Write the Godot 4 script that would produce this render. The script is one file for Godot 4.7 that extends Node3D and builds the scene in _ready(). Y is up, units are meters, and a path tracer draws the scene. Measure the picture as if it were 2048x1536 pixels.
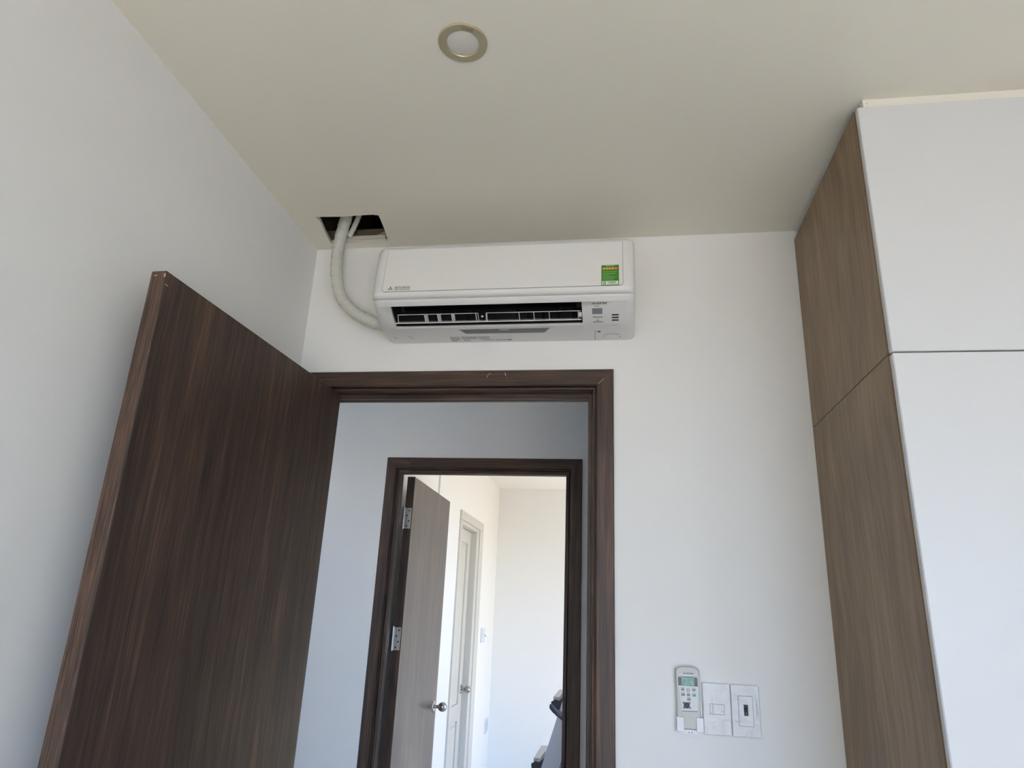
extends Node3D
# Bedroom corner with a wall air conditioner, an open door, a hall and a second room behind it.
# World: x to the right along the back wall, y up, z out of the back wall towards the window behind the camera. Metres.

const CEIL := 2.7
const VOID := 3.3        # underside of the concrete slab above the false ceilings
const ROOM_X := 3.7      # right wall of the bedroom
const ROOM_Z := 6.2      # window wall of the bedroom
const HALL_Z := -1.30    # hall-side face of the far hall wall
const FAR_X := -0.155    # left wall of the second room
const FAR_Z := -4.845    # back wall of the second room

var M := {}
var taken := {}

# ------------------------------------------------------------------ helpers
func numbered(called: String) -> String:
	if not taken.has(called):
		taken[called] = 0
		return called
	taken[called] += 1
	return "%s_%03d" % [called, taken[called]]

func begin() -> SurfaceTool:
	var st := SurfaceTool.new()
	st.begin(Mesh.PRIMITIVE_TRIANGLES)
	st.set_smooth_group(-1)
	return st

func obj(called: String, st: SurfaceTool, m: Material, parent: Node = self) -> MeshInstance3D:
	st.generate_normals()
	var o := MeshInstance3D.new()
	o.mesh = st.commit()
	o.material_override = m
	o.name = numbered(called) if parent == self else called
	parent.add_child(o, true)
	return o

func thing(called: String, label: String, category: String, at := Vector3.ZERO, group := "") -> Node3D:
	var o := Node3D.new()
	o.name = numbered(called)
	add_child(o)
	o.position = at
	tag(o, label, category, group)
	return o

func tag(o: Node, label: String, category: String, group := "", kind := "") -> void:
	o.set_meta("label", label)
	o.set_meta("category", category)
	if group != "":
		o.set_meta("group", group)
	if kind != "":
		o.set_meta("kind", kind)

func structure(called: String, st: SurfaceTool, m: Material, label: String, category: String) -> MeshInstance3D:
	var o := obj(called, st, m)
	tag(o, label, category, "", "structure")
	return o

func mat(c: Color, rough := 0.6, metal := 0.0) -> StandardMaterial3D:
	var m := StandardMaterial3D.new()
	m.albedo_color = c
	m.roughness = rough
	m.metallic = metal
	return m

# uv from position: v runs along the grain axis g
func guv(p: Vector3, n: Vector3, g: int) -> Vector2:
	var a := (g + 1) % 3
	var b := (g + 2) % 3
	if absf(n[g]) > 0.8:
		return Vector2(p[a], p[b])
	return Vector2(p[a] + p[b], p[g])

func tri(st: SurfaceTool, a: Vector3, b: Vector3, c: Vector3, g := 1) -> void:
	var n := (c - a).cross(b - a).normalized()
	for p in [a, b, c]:
		st.set_uv(guv(p, n, g))
		st.add_vertex(p)

# corners given clockwise as seen from outside
func quad(st: SurfaceTool, a: Vector3, b: Vector3, c: Vector3, d: Vector3, g := 1) -> void:
	tri(st, a, b, c, g)
	tri(st, a, c, d, g)

# polygon facing direction n (any winding given)
func facing(st: SurfaceTool, pts: Array, n: Vector3, g := 1) -> void:
	var m: Vector3 = (pts[2] - pts[0]).cross(pts[1] - pts[0])
	var q := pts.duplicate()
	if m.dot(n) < 0.0:
		q.reverse()
	for i in range(1, q.size() - 1):
		tri(st, q[0], q[i], q[i + 1], g)

# box with chamfered edges
func bx(st: SurfaceTool, lo: Vector3, hi: Vector3, bevel := 0.0, g := 1) -> void:
	var c := (lo + hi) * 0.5
	var h := (hi - lo) * 0.5
	var e := minf(bevel, minf(h.x, minf(h.y, h.z)) * 0.9)
	for ax in 3:
		var u := (ax + 1) % 3
		var v := (ax + 2) % 3
		for s in [-1.0, 1.0]:
			var pts := []
			for k in [[-1, -1], [1, -1], [1, 1], [-1, 1]]:
				var p := Vector3.ZERO
				p[ax] = s * h[ax]
				p[u] = k[0] * (h[u] - e)
				p[v] = k[1] * (h[v] - e)
				pts.append(c + p)
			var n := Vector3.ZERO
			n[ax] = s
			facing(st, pts, n, g)
	if e <= 0.0:
		return
	for ax in 3:
		var u := (ax + 1) % 3
		var v := (ax + 2) % 3
		for su in [-1.0, 1.0]:
			for sv in [-1.0, 1.0]:
				var pts := []
				for k in [[-1, 0], [1, 0], [1, 1], [-1, 1]]:
					var p := Vector3.ZERO
					p[ax] = k[0] * (h[ax] - e)
					p[u] = su * (h[u] - (e if k[1] == 1 else 0.0))
					p[v] = sv * (h[v] - (e if k[1] == 0 else 0.0))
					pts.append(c + p)
				var n := Vector3.ZERO
				n[u] = su
				n[v] = sv
				facing(st, pts, n, g)
	for sx in [-1.0, 1.0]:
		for sy in [-1.0, 1.0]:
			for sz in [-1.0, 1.0]:
				var s := Vector3(sx, sy, sz)
				facing(st, [c + s * Vector3(h.x, h.y - e, h.z - e), c + s * Vector3(h.x - e, h.y, h.z - e), c + s * Vector3(h.x - e, h.y - e, h.z)], s, g)

func box_part(called: String, lo: Vector3, hi: Vector3, bevel: float, m: Material, parent: Node, g := 1) -> MeshInstance3D:
	var st := begin()
	bx(st, lo, hi, bevel, g)
	return obj(called, st, m, parent)

# round tube along points
func tube(st: SurfaceTool, pts: Array, radii: Array, sides := 14, caps := true) -> void:
	var rings := []
	var up := Vector3(0.31, 0.42, 0.85).normalized()
	for i in pts.size():
		var t: Vector3 = (pts[mini(i + 1, pts.size() - 1)] - pts[maxi(i - 1, 0)]).normalized()
		var a := (up - t * up.dot(t)).normalized()
		up = a
		var b := t.cross(a)
		var ring := []
		for k in sides:
			var w := TAU * k / sides
			ring.append(pts[i] + (a * cos(w) + b * sin(w)) * radii[i])
		rings.append(ring)
	st.set_smooth_group(1)
	for i in pts.size() - 1:
		for k in sides:
			var k2 := (k + 1) % sides
			var mid: Vector3 = (rings[i][k] + rings[i + 1][k2]) * 0.5
			facing(st, [rings[i][k], rings[i][k2], rings[i + 1][k2], rings[i + 1][k]], mid - (pts[i] + pts[i + 1]) * 0.5)
	st.set_smooth_group(-1)
	if caps:
		facing(st, rings[0], pts[0] - pts[1])
		facing(st, rings[-1], pts[-1] - pts[-2])

# lathe of [radius, height] pairs about an axis through o
func lathe(st: SurfaceTool, o: Vector3, axis: Vector3, prof: Array, sides := 32, smooth := true) -> void:
	var a := axis.cross(Vector3(0.3, 0.5, 0.8)).normalized()
	var b := axis.cross(a)
	for i in prof.size() - 1:
		if smooth:
			st.set_smooth_group(1 + i if prof[i].size() > 2 else 1)
		for k in sides:
			var q := []
			for e in [[i, k], [i, k + 1], [i + 1, k + 1], [i + 1, k]]:
				var w: float = TAU * (e[1] % sides) / sides
				q.append(o + axis * prof[e[0]][1] + (a * cos(w) + b * sin(w)) * prof[e[0]][0])
			var wm: float = TAU * (k + 0.5) / sides
			var dr: float = prof[i + 1][0] - prof[i][0]
			var dh: float = prof[i + 1][1] - prof[i][1]
			var n := (a * cos(wm) + b * sin(wm)) * dh - axis * dr
			var first: Vector3 = q[0]
			if first.distance_to(q[1]) < 1e-7:
				facing(st, [q[0], q[2], q[3]], n)
			elif (q[2] as Vector3).distance_to(q[3]) < 1e-7:
				facing(st, [q[0], q[1], q[2]], n)
			else:
				facing(st, q, n)
	st.set_smooth_group(-1)

# closed profile (z, y) swept along x through stations [x, z_scale, y_scale]; creases = indices that stay sharp
func sweep_x(st: SurfaceTool, prof: Array, stations: Array, creases := [], yc := 0.0) -> void:
	var rows := []
	for s in stations:
		var row := []
		for p in prof:
			row.append(Vector3(s[0], yc + (p.y - yc) * s[2], p.x * s[1]))
		rows.append(row)
	var cen := Vector2.ZERO
	for p in prof:
		cen += p
	cen /= prof.size()
	var area := 0.0
	for j in prof.size():
		area += (prof[j] as Vector2).cross(prof[(j + 1) % prof.size()])
	for i in rows.size() - 1:
		var group := 1
		for j in prof.size():
			if j in creases:
				group += 1
			var j2 := (j + 1) % prof.size()
			st.set_smooth_group(group if j2 != 0 else 1)
			var d: Vector2 = prof[j2] - prof[j]
			var n2 := Vector2(d.y, -d.x) * signf(area)
			facing(st, [rows[i][j], rows[i][j2], rows[i + 1][j2], rows[i + 1][j]], Vector3(0, n2.y, n2.x), 0)
	st.set_smooth_group(-1)
	var idx := Geometry2D.triangulate_polygon(PackedVector2Array(prof))
	for e in [[0, -1.0], [rows.size() - 1, 1.0]]:
		for k in range(0, idx.size(), 3):
			facing(st, [rows[e[0]][idx[k]], rows[e[0]][idx[k + 1]], rows[e[0]][idx[k + 2]]], Vector3(e[1], 0, 0))

# flat polygon outline (x, y) with thickness from z0 to z1
func plate(st: SurfaceTool, outline: Array, z0: float, z1: float) -> void:
	var idx := Geometry2D.triangulate_polygon(PackedVector2Array(outline))
	for k in range(0, idx.size(), 3):
		for e in [[z0, -1.0], [z1, 1.0]]:
			var q := []
			for j in 3:
				var p: Vector2 = outline[idx[k + j]]
				q.append(Vector3(p.x, p.y, e[0]))
			facing(st, q, Vector3(0, 0, e[1]))
	var area := 0.0
	for j in outline.size():
		area += (outline[j] as Vector2).cross(outline[(j + 1) % outline.size()])
	for j in outline.size():
		var a: Vector2 = outline[j]
		var b: Vector2 = outline[(j + 1) % outline.size()]
		var d := b - a
		var n := Vector2(d.y, -d.x) * signf(area)
		facing(st, [Vector3(a.x, a.y, z0), Vector3(b.x, b.y, z0), Vector3(b.x, b.y, z1), Vector3(a.x, a.y, z1)], Vector3(n.x, n.y, 0))

func rounded(x0: float, y0: float, x1: float, y1: float, r: float, seg := 5) -> Array:
	var out := []
	for c in [[x1 - r, y1 - r, 0.0], [x0 + r, y1 - r, 0.25], [x0 + r, y0 + r, 0.5], [x1 - r, y0 + r, 0.75]]:
		for k in seg + 1:
			var w: float = TAU * (c[2] + 0.25 * k / seg)
			out.append(Vector2(c[0] + cos(w) * r, c[1] + sin(w) * r))
	return out

# plate with a chamfered front edge
func soft_plate(st: SurfaceTool, x0: float, y0: float, x1: float, y1: float, r: float, z0: float, z1: float, e: float) -> void:
	plate(st, rounded(x0, y0, x1, y1, r), z0, z1 - e)
	var a := rounded(x0, y0, x1, y1, r)
	var b := rounded(x0 + e, y0 + e, x1 - e, y1 - e, maxf(r - e, 0.0002))
	for j in a.size():
		var k := (j + 1) % a.size()
		var n: Vector2 = (a[j] + a[k]) * 0.5 - Vector2(x0 + x1, y0 + y1) * 0.5
		facing(st, [Vector3(a[j].x, a[j].y, z1 - e), Vector3(a[k].x, a[k].y, z1 - e), Vector3(b[k].x, b[k].y, z1), Vector3(b[j].x, b[j].y, z1)], Vector3(n.x, n.y, 0.05))
	var top := []
	for p in b:
		top.append(Vector3(p.x, p.y, z1))
	facing(st, top, Vector3(0, 0, 1))

func lettering(words: String, height: float, m: Material, parent: Node, at: Vector3, basis := Basis.IDENTITY, width := 0.0, weight := 700, called := "lettering") -> MeshInstance3D:
	var f := SystemFont.new()
	f.font_names = PackedStringArray(["Droid Sans"])
	f.font_weight = weight
	var t := TextMesh.new()
	t.text = words
	t.font = f
	t.font_size = 32
	t.depth = 0.0003
	t.curve_step = 2.0
	t.horizontal_alignment = HORIZONTAL_ALIGNMENT_LEFT
	t.vertical_alignment = VERTICAL_ALIGNMENT_BOTTOM
	t.pixel_size = height / 23.0
	var o := MeshInstance3D.new()
	o.mesh = t
	o.material_override = m
	o.name = called
	parent.add_child(o, true)
	var b := basis
	var bb := t.get_aabb()
	if width > 0.0:
		b = b * Basis.from_scale(Vector3(width / bb.size.x, 1, 1))
	b = b * Basis.from_scale(Vector3(1, height / bb.size.y, 1))
	o.transform = Transform3D(b, at - b * Vector3(bb.position.x, bb.position.y, 0))
	return o

# ------------------------------------------------------------------ textures
func wood_texture(w: int, h: int, rng: int, tones: Array, span: Vector2, fine: float, wave: float) -> ImageTexture:
	var n1 := FastNoiseLite.new()
	n1.seed = rng
	n1.frequency = 1.0
	n1.fractal_octaves = 3
	var n2 := FastNoiseLite.new()
	n2.seed = rng + 7
	n2.frequency = 1.0
	n2.fractal_octaves = 2
	var img := Image.create(w, h, false, Image.FORMAT_RGB8)
	for y in h:
		var ym := span.y * y / h
		for x in w:
			var xm := span.x * x / w
			var bend := wave * n2.get_noise_2d(xm * 2.2, ym * 1.1)
			var a := n1.get_noise_2d((xm + bend) * fine, ym * 1.6)
			var b := n1.get_noise_2d((xm + bend) * fine * 4.2 + 91.0, ym * 4.5 + 13.0)
			var c := n2.get_noise_2d((xm + bend) * fine * 0.18 + 31.0, ym * 0.5)
			var t := clampf(0.5 + 0.5 * a + 0.55 * b + 0.3 * c, 0.0, 1.0) * (tones.size() - 1)
			var i := mini(int(t), tones.size() - 2)
			img.set_pixel(x, y, (tones[i] as Color).lerp(tones[i + 1], t - i))
	return ImageTexture.create_from_image(img)

func wood(tex: ImageTexture, span: Vector2, rough: float) -> StandardMaterial3D:
	var m := mat(Color.WHITE, rough)
	m.albedo_texture = tex
	m.uv1_scale = Vector3(1.0 / span.x, 1.0 / span.y, 1)
	return m

func paint(c: Color, rough: float, relief: float) -> StandardMaterial3D:
	var m := mat(c, rough)
	var n := FastNoiseLite.new()
	n.seed = 5
	n.frequency = 0.045
	n.fractal_octaves = 4
	var t := NoiseTexture2D.new()
	t.width = 256
	t.height = 256
	t.seamless = true
	t.as_normal_map = true
	t.bump_strength = relief
	t.noise = n
	m.normal_enabled = true
	m.normal_scale = 0.35 if relief > 3.0 else 0.06
	m.normal_texture = t
	m.uv1_triplanar = true
	m.uv1_world_triplanar = true
	m.uv1_scale = Vector3(3, 3, 3)
	return m

# glossy plastic still under its wrinkled protective film
func film(c: Color) -> StandardMaterial3D:
	var m := mat(c, 0.1)
	var n := FastNoiseLite.new()
	n.seed = 12
	n.frequency = 0.008
	n.fractal_octaves = 1
	n.domain_warp_enabled = true
	n.domain_warp_amplitude = 40.0
	var t := NoiseTexture2D.new()
	t.width = 256
	t.height = 256
	t.seamless = true
	t.as_normal_map = true
	t.bump_strength = 7.0
	t.noise = n
	m.normal_enabled = true
	m.normal_scale = 1.0
	m.normal_texture = t
	m.uv1_triplanar = true
	m.uv1_world_triplanar = true
	m.uv1_scale = Vector3(9, 9, 9)
	return m

func sheet_texture(w: int, h: int, back: Color, rects: Array) -> ImageTexture:
	var img := Image.create(w, h, false, Image.FORMAT_RGB8)
	img.fill(back)
	for r in rects:
		img.fill_rect(Rect2i(r[0], r[1], r[2], r[3]), r[4])
	return ImageTexture.create_from_image(img)

# a flat printed sheet with its own 0..1 uv, spanned by right and up from its lower left corner
func printed(st: SurfaceTool, o: Vector3, right: Vector3, up: Vector3, thick: float) -> void:
	var n := right.cross(up).normalized() * thick
	var c := [o + n, o + right + n, o + right + up + n, o + up + n]
	var uv := [Vector2(0, 1), Vector2(1, 1), Vector2(1, 0), Vector2(0, 0)]
	for k in [0, 2, 1, 0, 3, 2]:
		st.set_uv(uv[k])
		st.add_vertex(c[k])
	for k in 4:
		var k2 := (k + 1) % 4
		for j in [[c[k], k], [c[k2], k2], [c[k2] - n, k2], [c[k], k], [c[k2] - n, k2], [c[k] - n, k]]:
			st.set_uv(uv[j[1]])
			st.add_vertex(j[0])

func _ready() -> void:
	# ---------------------------------------------------------------- camera, sky, sun, exposure
	var cam := Camera3D.new()
	cam.name = "camera"
	add_child(cam)
	cam.fov = 58.57
	cam.near = 0.02
	cam.position = Vector3(1.0475, 1.516, 2.0167)
	cam.rotation = Vector3(0.320425, 0.162445, 0.044081)
	cam.current = true

	var sky_mat := ProceduralSkyMaterial.new()
	sky_mat.sky_top_color = Color(0.355, 0.585, 0.94)
	sky_mat.sky_horizon_color = Color(0.69, 0.857, 1.0)
	sky_mat.ground_bottom_color = Color(0.42, 0.40, 0.37)
	sky_mat.ground_horizon_color = Color(0.62, 0.62, 0.60)
	sky_mat.sky_energy_multiplier = 1.0
	var sky := Sky.new()
	sky.sky_material = sky_mat
	var env := Environment.new()
	env.background_mode = Environment.BG_SKY
	env.sky = sky
	env.background_energy_multiplier = 11.8
	env.tonemap_mode = Environment.TONE_MAPPER_LINEAR
	env.tonemap_exposure = 1.0
	env.sdfgi_enabled = true
	env.ssao_enabled = true
	env.ssil_enabled = true
	var we := WorldEnvironment.new()
	we.name = "world"
	we.environment = env
	add_child(we)

	var sun := DirectionalLight3D.new()
	sun.name = "sun"
	add_child(sun)
	sun.light_color = Color(1.0, 0.99, 0.97)
	sun.light_energy = 14.0
	sun.light_angular_distance = 0.53
	sun.shadow_enabled = true
	sun.look_at_from_position(Vector3(2.8, 4.6, 5.0), Vector3.ZERO)

	make_materials()
	build_shell()
	build_doors()
	build_wardrobe()
	build_air_conditioner()
	build_pipe()
	build_downlight()
	build_switches()
	build_ladder()

func make_materials() -> void:
	var dark_tones := [Color8(46, 34, 28), Color8(63, 47, 39), Color8(76, 57, 46), Color8(102, 76, 59)]
	var dark_span := Vector2(1.25, 2.5)
	var dark_tex := wood_texture(1024, 512, 11, dark_tones, dark_span, 34.0, 0.012)
	M.dark = wood(dark_tex, dark_span, 0.46)
	M.leaf = wood(dark_tex, dark_span, 0.38)
	M.leaf.metallic_specular = 0.7
	var edge_tones := [Color8(44, 31, 27), Color8(70, 52, 43), Color8(114, 89, 73), Color8(50, 37, 31), Color8(104, 81, 67)]
	var edge_span := Vector2(0.15, 2.5)
	M.edge = wood(wood_texture(256, 512, 23, edge_tones, edge_span, 125.0, 0.0015), edge_span, 0.5)
	var taupe_tones := [Color8(120, 97, 72), Color8(138, 114, 86), Color8(154, 129, 100)]
	var taupe_span := Vector2(0.9, 2.7)
	M.taupe = wood(wood_texture(512, 384, 37, taupe_tones, taupe_span, 11.0, 0.03), taupe_span, 0.45)
	var floor_tones := [Color8(136, 124, 104), Color8(156, 145, 123), Color8(172, 161, 139)]
	var floor_span := Vector2(1.6, 1.6)
	M.floor = wood(wood_texture(256, 256, 51, floor_tones, floor_span, 14.0, 0.02), floor_span, 0.35)
	M.added_stair = mat(Color8(232, 224, 206), 0.8)  # cream of the added stairwell, keeps the light bounced into the hall neutral
	M.far_floor = mat(Color8(198, 187, 168), 0.4)
	M.wall = paint(Color8(242, 242, 240), 0.75, 2.0)
	M.far_wall = paint(Color8(243, 239, 230), 0.75, 2.0)
	M.ceiling = paint(Color8(240, 236, 223), 0.85, 1.5)
	M.tile = mat(Color8(196, 190, 180), 0.5)
	M.concrete = paint(Color8(128, 114, 96), 0.95, 8.0)
	M.mortar = paint(Color8(196, 192, 178), 0.95, 8.0)
	M.gypsum = mat(Color8(214, 211, 200), 0.95)
	M.white_board = mat(Color8(217, 218, 219), 0.32)
	M.filler = mat(Color8(236, 233, 222), 0.4)
	M.board_edge = mat(Color8(196, 197, 198), 0.5)
	M.plastic = mat(Color8(232, 232, 231), 0.28)
	M.panel = mat(Color8(234, 234, 232), 0.22)
	M.grey_print = mat(Color8(70, 70, 74), 0.6)
	M.gold_print = mat(Color8(112, 92, 60), 0.4)
	M.black_print = mat(Color8(34, 34, 36), 0.6)
	M.grey_window = mat(Color8(138, 141, 148), 0.2)
	M.grey_strip = mat(Color8(150, 151, 152), 0.4)
	M.dark_plastic = mat(Color8(30, 30, 32), 0.55)
	M.black = mat(Color8(18, 18, 19), 0.5)
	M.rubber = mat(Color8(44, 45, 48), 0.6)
	M.wrap = paint(Color8(214, 214, 206), 0.6, 4.0)
	M.champagne = mat(Color8(202, 192, 160), 0.42, 0.55)
	M.tape = mat(Color8(150, 144, 120), 0.5)
	M.diffuser = mat(Color8(222, 219, 212), 0.6)
	M.remote = mat(Color8(205, 206, 200), 0.4)
	M.remote_face = mat(Color8(222, 224, 224), 0.4)
	M.holder = mat(Color8(238, 239, 242), 0.3)
	M.button_grey = mat(Color8(150, 151, 152), 0.5)
	M.button_dark = mat(Color8(78, 82, 92), 0.5)
	M.button_teal = mat(Color8(108, 190, 180), 0.5)
	M.switch_white = film(Color8(232, 233, 234))
	M.seam_grey = mat(Color8(96, 98, 102), 0.6)
	M.steel = mat(Color8(196, 193, 188), 0.28, 1.0)
	M.knob_steel = mat(Color8(176, 168, 160), 0.25, 1.0)
	M.grip = mat(Color8(78, 78, 82), 0.55)
	M.alu = mat(Color8(176, 180, 188), 0.35, 0.85)
	M.cream = mat(Color8(210, 204, 190), 0.4)
	M.chip = mat(Color8(196, 186, 178), 0.8)

# ------------------------------------------------------------------ room shell
func wall_box(called: String, lo: Vector3, hi: Vector3, m: Material, label: String, category: String) -> void:
	var st := begin()
	bx(st, lo, hi)
	structure(called, st, m, label, category)

# wall across z from z0 to z1 over x0..x1, with one rectangular opening
func wall_with_opening(called: String, x0: float, x1: float, z0: float, z1: float, top: float, o: Rect2, label: String) -> void:
	var st := begin()
	bx(st, Vector3(x0, 0, z0), Vector3(o.position.x, top, z1))
	bx(st, Vector3(o.end.x, 0, z0), Vector3(x1, top, z1))
	bx(st, Vector3(o.position.x, o.end.y, z0), Vector3(o.end.x, top, z1))
	if o.position.y > 0.0:
		bx(st, Vector3(o.position.x, 0, z0), Vector3(o.end.x, o.position.y, z1))
	structure(called, st, M.wall, label, "wall")

func build_shell() -> void:
	# bedroom
	wall_box("floor", Vector3(-0.1, -0.12, -0.04), Vector3(ROOM_X + 0.1, 0, ROOM_Z + 0.12), M.floor, "warm wood laminate floor of the bedroom", "floor")
	wall_box("wall_left", Vector3(-0.1, 0, -0.0), Vector3(0, CEIL + 0.012, ROOM_Z + 0.12), M.wall, "plain white wall beside the open brown door", "wall")
	var rw := begin()
	bx(rw, Vector3(ROOM_X, 0, 0), Vector3(ROOM_X + 0.1, VOID, 4.2))
	bx(rw, Vector3(ROOM_X, 0, 5.2), Vector3(ROOM_X + 0.1, VOID, ROOM_Z + 0.12))
	bx(rw, Vector3(ROOM_X, 0, 4.2), Vector3(ROOM_X + 0.1, 0.9, 5.2))
	bx(rw, Vector3(ROOM_X, 2.3, 4.2), Vector3(ROOM_X + 0.1, VOID, 5.2))
	structure("wall_right", rw, M.wall, "white wall with an added side window opening past the end of the wardrobe", "wall")
	var win4 := Node3D.new()  # unseen window, added to brighten the left and back walls
	win4.name = "window_4"
	add_child(win4)
	tag(win4, "white frame of an added open side window that lights the left wall", "window", "", "structure")
	for z in [4.2, 5.15]:
		box_part("window_frame", Vector3(ROOM_X + 0.02, 0.9, z), Vector3(ROOM_X + 0.08, 2.3, z + 0.05), 0.003, M.white_board, win4)
	for y in [0.9, 2.25]:
		box_part("window_frame", Vector3(ROOM_X + 0.02, y, 4.25), Vector3(ROOM_X + 0.08, y + 0.05, 5.15), 0.003, M.white_board, win4)
	# the back wall runs up past the false ceiling; above it the render is rough grey
	wall_with_opening("wall_back", -0.1, ROOM_X + 0.1, -0.08, 0.0, CEIL, Rect2(0.046, 0, 0.982, 2.232), "white wall carrying the air conditioner and the dark door frame")
	wall_box("wall_above_ceiling", Vector3(-0.1, CEIL, -0.08), Vector3(ROOM_X + 0.1, CEIL + 0.075, 0.0), M.concrete, "rough brown rendered wall seen through the ceiling hole", "wall")
	# the void over the false ceilings of bedroom and hall, up to the concrete slab
	wall_box("void_wall_left", Vector3(-0.1, CEIL + 0.012, HALL_Z), Vector3(0, VOID, ROOM_Z + 0.12), M.concrete, "rough rendered side wall of the ceiling void", "wall")
	wall_box("void_wall_far", Vector3(-0.1, CEIL + 0.012, HALL_Z - 0.08), Vector3(2.7, VOID, HALL_Z), M.concrete, "rough rendered end wall of the ceiling void", "wall")
	wall_box("void_wall_right", Vector3(2.6, CEIL + 0.012, HALL_Z), Vector3(2.7, VOID, -0.08), M.concrete, "rough rendered wall closing the ceiling void over the hall", "wall")
	wall_with_opening("wall_rear", -0.1, ROOM_X + 0.1, ROOM_Z, ROOM_Z + 0.12, VOID, Rect2(1.3, 0.0, 2.2, 2.5), "white wall with the wide balcony window opening")
	# window frame of the balcony opening
	var win := Node3D.new()
	win.name = "window_1"
	add_child(win)
	tag(win, "white aluminium frame of the open balcony window", "window", "", "structure")
	box_part("window_frame", Vector3(1.3, 0.0, ROOM_Z + 0.02), Vector3(1.35, 2.5, ROOM_Z + 0.08), 0.003, M.white_board, win)
	box_part("window_frame", Vector3(3.45, 0.0, ROOM_Z + 0.02), Vector3(3.5, 2.5, ROOM_Z + 0.08), 0.003, M.white_board, win)
	box_part("window_frame", Vector3(1.35, 2.45, ROOM_Z + 0.02), Vector3(3.45, 2.5, ROOM_Z + 0.08), 0.003, M.white_board, win)
	wall_box("balcony_floor", Vector3(-0.6, -0.14, ROOM_Z + 0.12), Vector3(ROOM_X + 0.8, -0.02, ROOM_Z + 1.5), M.tile, "pale tiled balcony floor outside the window", "floor")

	# false ceiling: gypsum board with a hole cut for the pipe
	var hole := PackedVector2Array([Vector2(0.083, 0.207), Vector2(0.135, 0.204), Vector2(0.176, 0.2005), Vector2(0.22, 0.2035), Vector2(0.278, 0.2045), Vector2(0.284, 0.201), Vector2(0.293, 0.199), Vector2(0.2905, 0.168), Vector2(0.285, 0.12), Vector2(0.279, 0.08), Vector2(0.2735, 0.040), Vector2(0.262, 0.0345), Vector2(0.20, 0.0365), Vector2(0.12, 0.039), Vector2(0.067, 0.0415), Vector2(0.075, 0.11), Vector2(0.0835, 0.158), Vector2(0.087, 0.170), Vector2(0.0855, 0.178), Vector2(0.088, 0.183)])
	var ceil := CSGCombiner3D.new()
	ceil.name = "ceiling"
	add_child(ceil)
	var slab := CSGBox3D.new()
	slab.name = "board"
	slab.size = Vector3(ROOM_X, 0.012, ROOM_Z)
	slab.position = Vector3(ROOM_X * 0.5, CEIL + 0.006, ROOM_Z * 0.5)
	slab.material = M.ceiling
	ceil.add_child(slab)
	var cut := CSGPolygon3D.new()
	cut.name = "hole"
	cut.polygon = hole
	cut.depth = 0.1
	cut.operation = CSGShape3D.OPERATION_SUBTRACTION
	cut.material = M.gypsum
	cut.transform = Transform3D(Basis(Vector3(1, 0, 0), Vector3(0, 0, 1), Vector3(0, -1, 0)), Vector3(0, CEIL - 0.03, 0))
	ceil.add_child(cut)
	tag(ceil, "white gypsum board ceiling with a rough square hole cut by the pipe", "ceiling", "", "structure")
	var sl := begin()
	bx(sl, Vector3(-0.1, VOID, -0.08), Vector3(ROOM_X + 0.1, VOID + 0.12, ROOM_Z + 0.12))
	bx(sl, Vector3(-0.1, VOID, HALL_Z - 0.08), Vector3(2.7, VOID + 0.12, -0.08))
	bx(sl, Vector3(2.7, CEIL + 0.075, -0.08), Vector3(ROOM_X + 0.1, VOID, 0.0))
	structure("ceiling_slab", sl, M.concrete, "concrete slab above the false ceiling", "ceiling")
	# loose strips left at the edge of the hole
	var st := begin()
	bx(st, Vector3(0.118, CEIL + 0.013, 0.026), Vector3(0.262, CEIL + 0.024, 0.044), 0.001, 0)
	tag(obj("gypsum_offcut", st, M.gypsum), "narrow strip of broken gypsum board along the hole in the ceiling", "debris")
	st = begin()
	plate(st, [Vector2(0.168, CEIL + 0.03), Vector2(0.276, CEIL + 0.024), Vector2(0.276, CEIL + 0.068), Vector2(0.255, CEIL + 0.066), Vector2(0.215, CEIL + 0.046)], 0.0005, 0.006)
	tag(obj("plaster_patch", st, M.mortar), "pale wedge of mortar on the rough wall inside the ceiling hole", "plaster")

	# hall
	wall_box("floor_hall", Vector3(-1.1, -0.12, HALL_Z - 0.035), Vector3(2.6, 0, -0.04), M.floor, "wood laminate floor of the hall", "floor")
	wall_box("ceiling_hall", Vector3(-1.1, CEIL, HALL_Z - 0.08), Vector3(2.7, CEIL + 0.012, -0.08), M.ceiling, "white ceiling of the hall", "ceiling")
	# unseen stairwell, open to the sky, added to light the hall from the left
	var hw := begin()
	bx(hw, Vector3(-2.9, 0, HALL_Z - 0.08), Vector3(-2.8, 4.2, 0.1))
	bx(hw, Vector3(-2.8, 0, HALL_Z - 0.08), Vector3(-1.1, 4.2, HALL_Z))
	bx(hw, Vector3(-2.8, 0, 0.0), Vector3(-1.1, 4.2, 0.1))
	bx(hw, Vector3(-1.1, CEIL + 0.012, HALL_Z - 0.08), Vector3(-1.0, 4.2, 0.1))
	structure("added_stairwell_wall", hw, M.added_stair, "cream walls of an added skylit stairwell that lights the hall", "wall")
	wall_box("added_stairwell_floor", Vector3(-2.9, -0.12, HALL_Z - 0.08), Vector3(-1.1, 0, 0.1), M.far_floor, "wood floor of the added stairwell", "floor")
	wall_box("wall_hall_left_near", Vector3(-1.1, 0, -0.08), Vector3(-0.1, CEIL, 0.0), M.wall, "white hall wall continuing the bedroom wall", "wall")
	wall_box("wall_hall_right", Vector3(2.6, 0, HALL_Z - 0.08), Vector3(2.7, CEIL, -0.08), M.wall, "white wall closing the hall behind the wardrobe", "wall")
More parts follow.
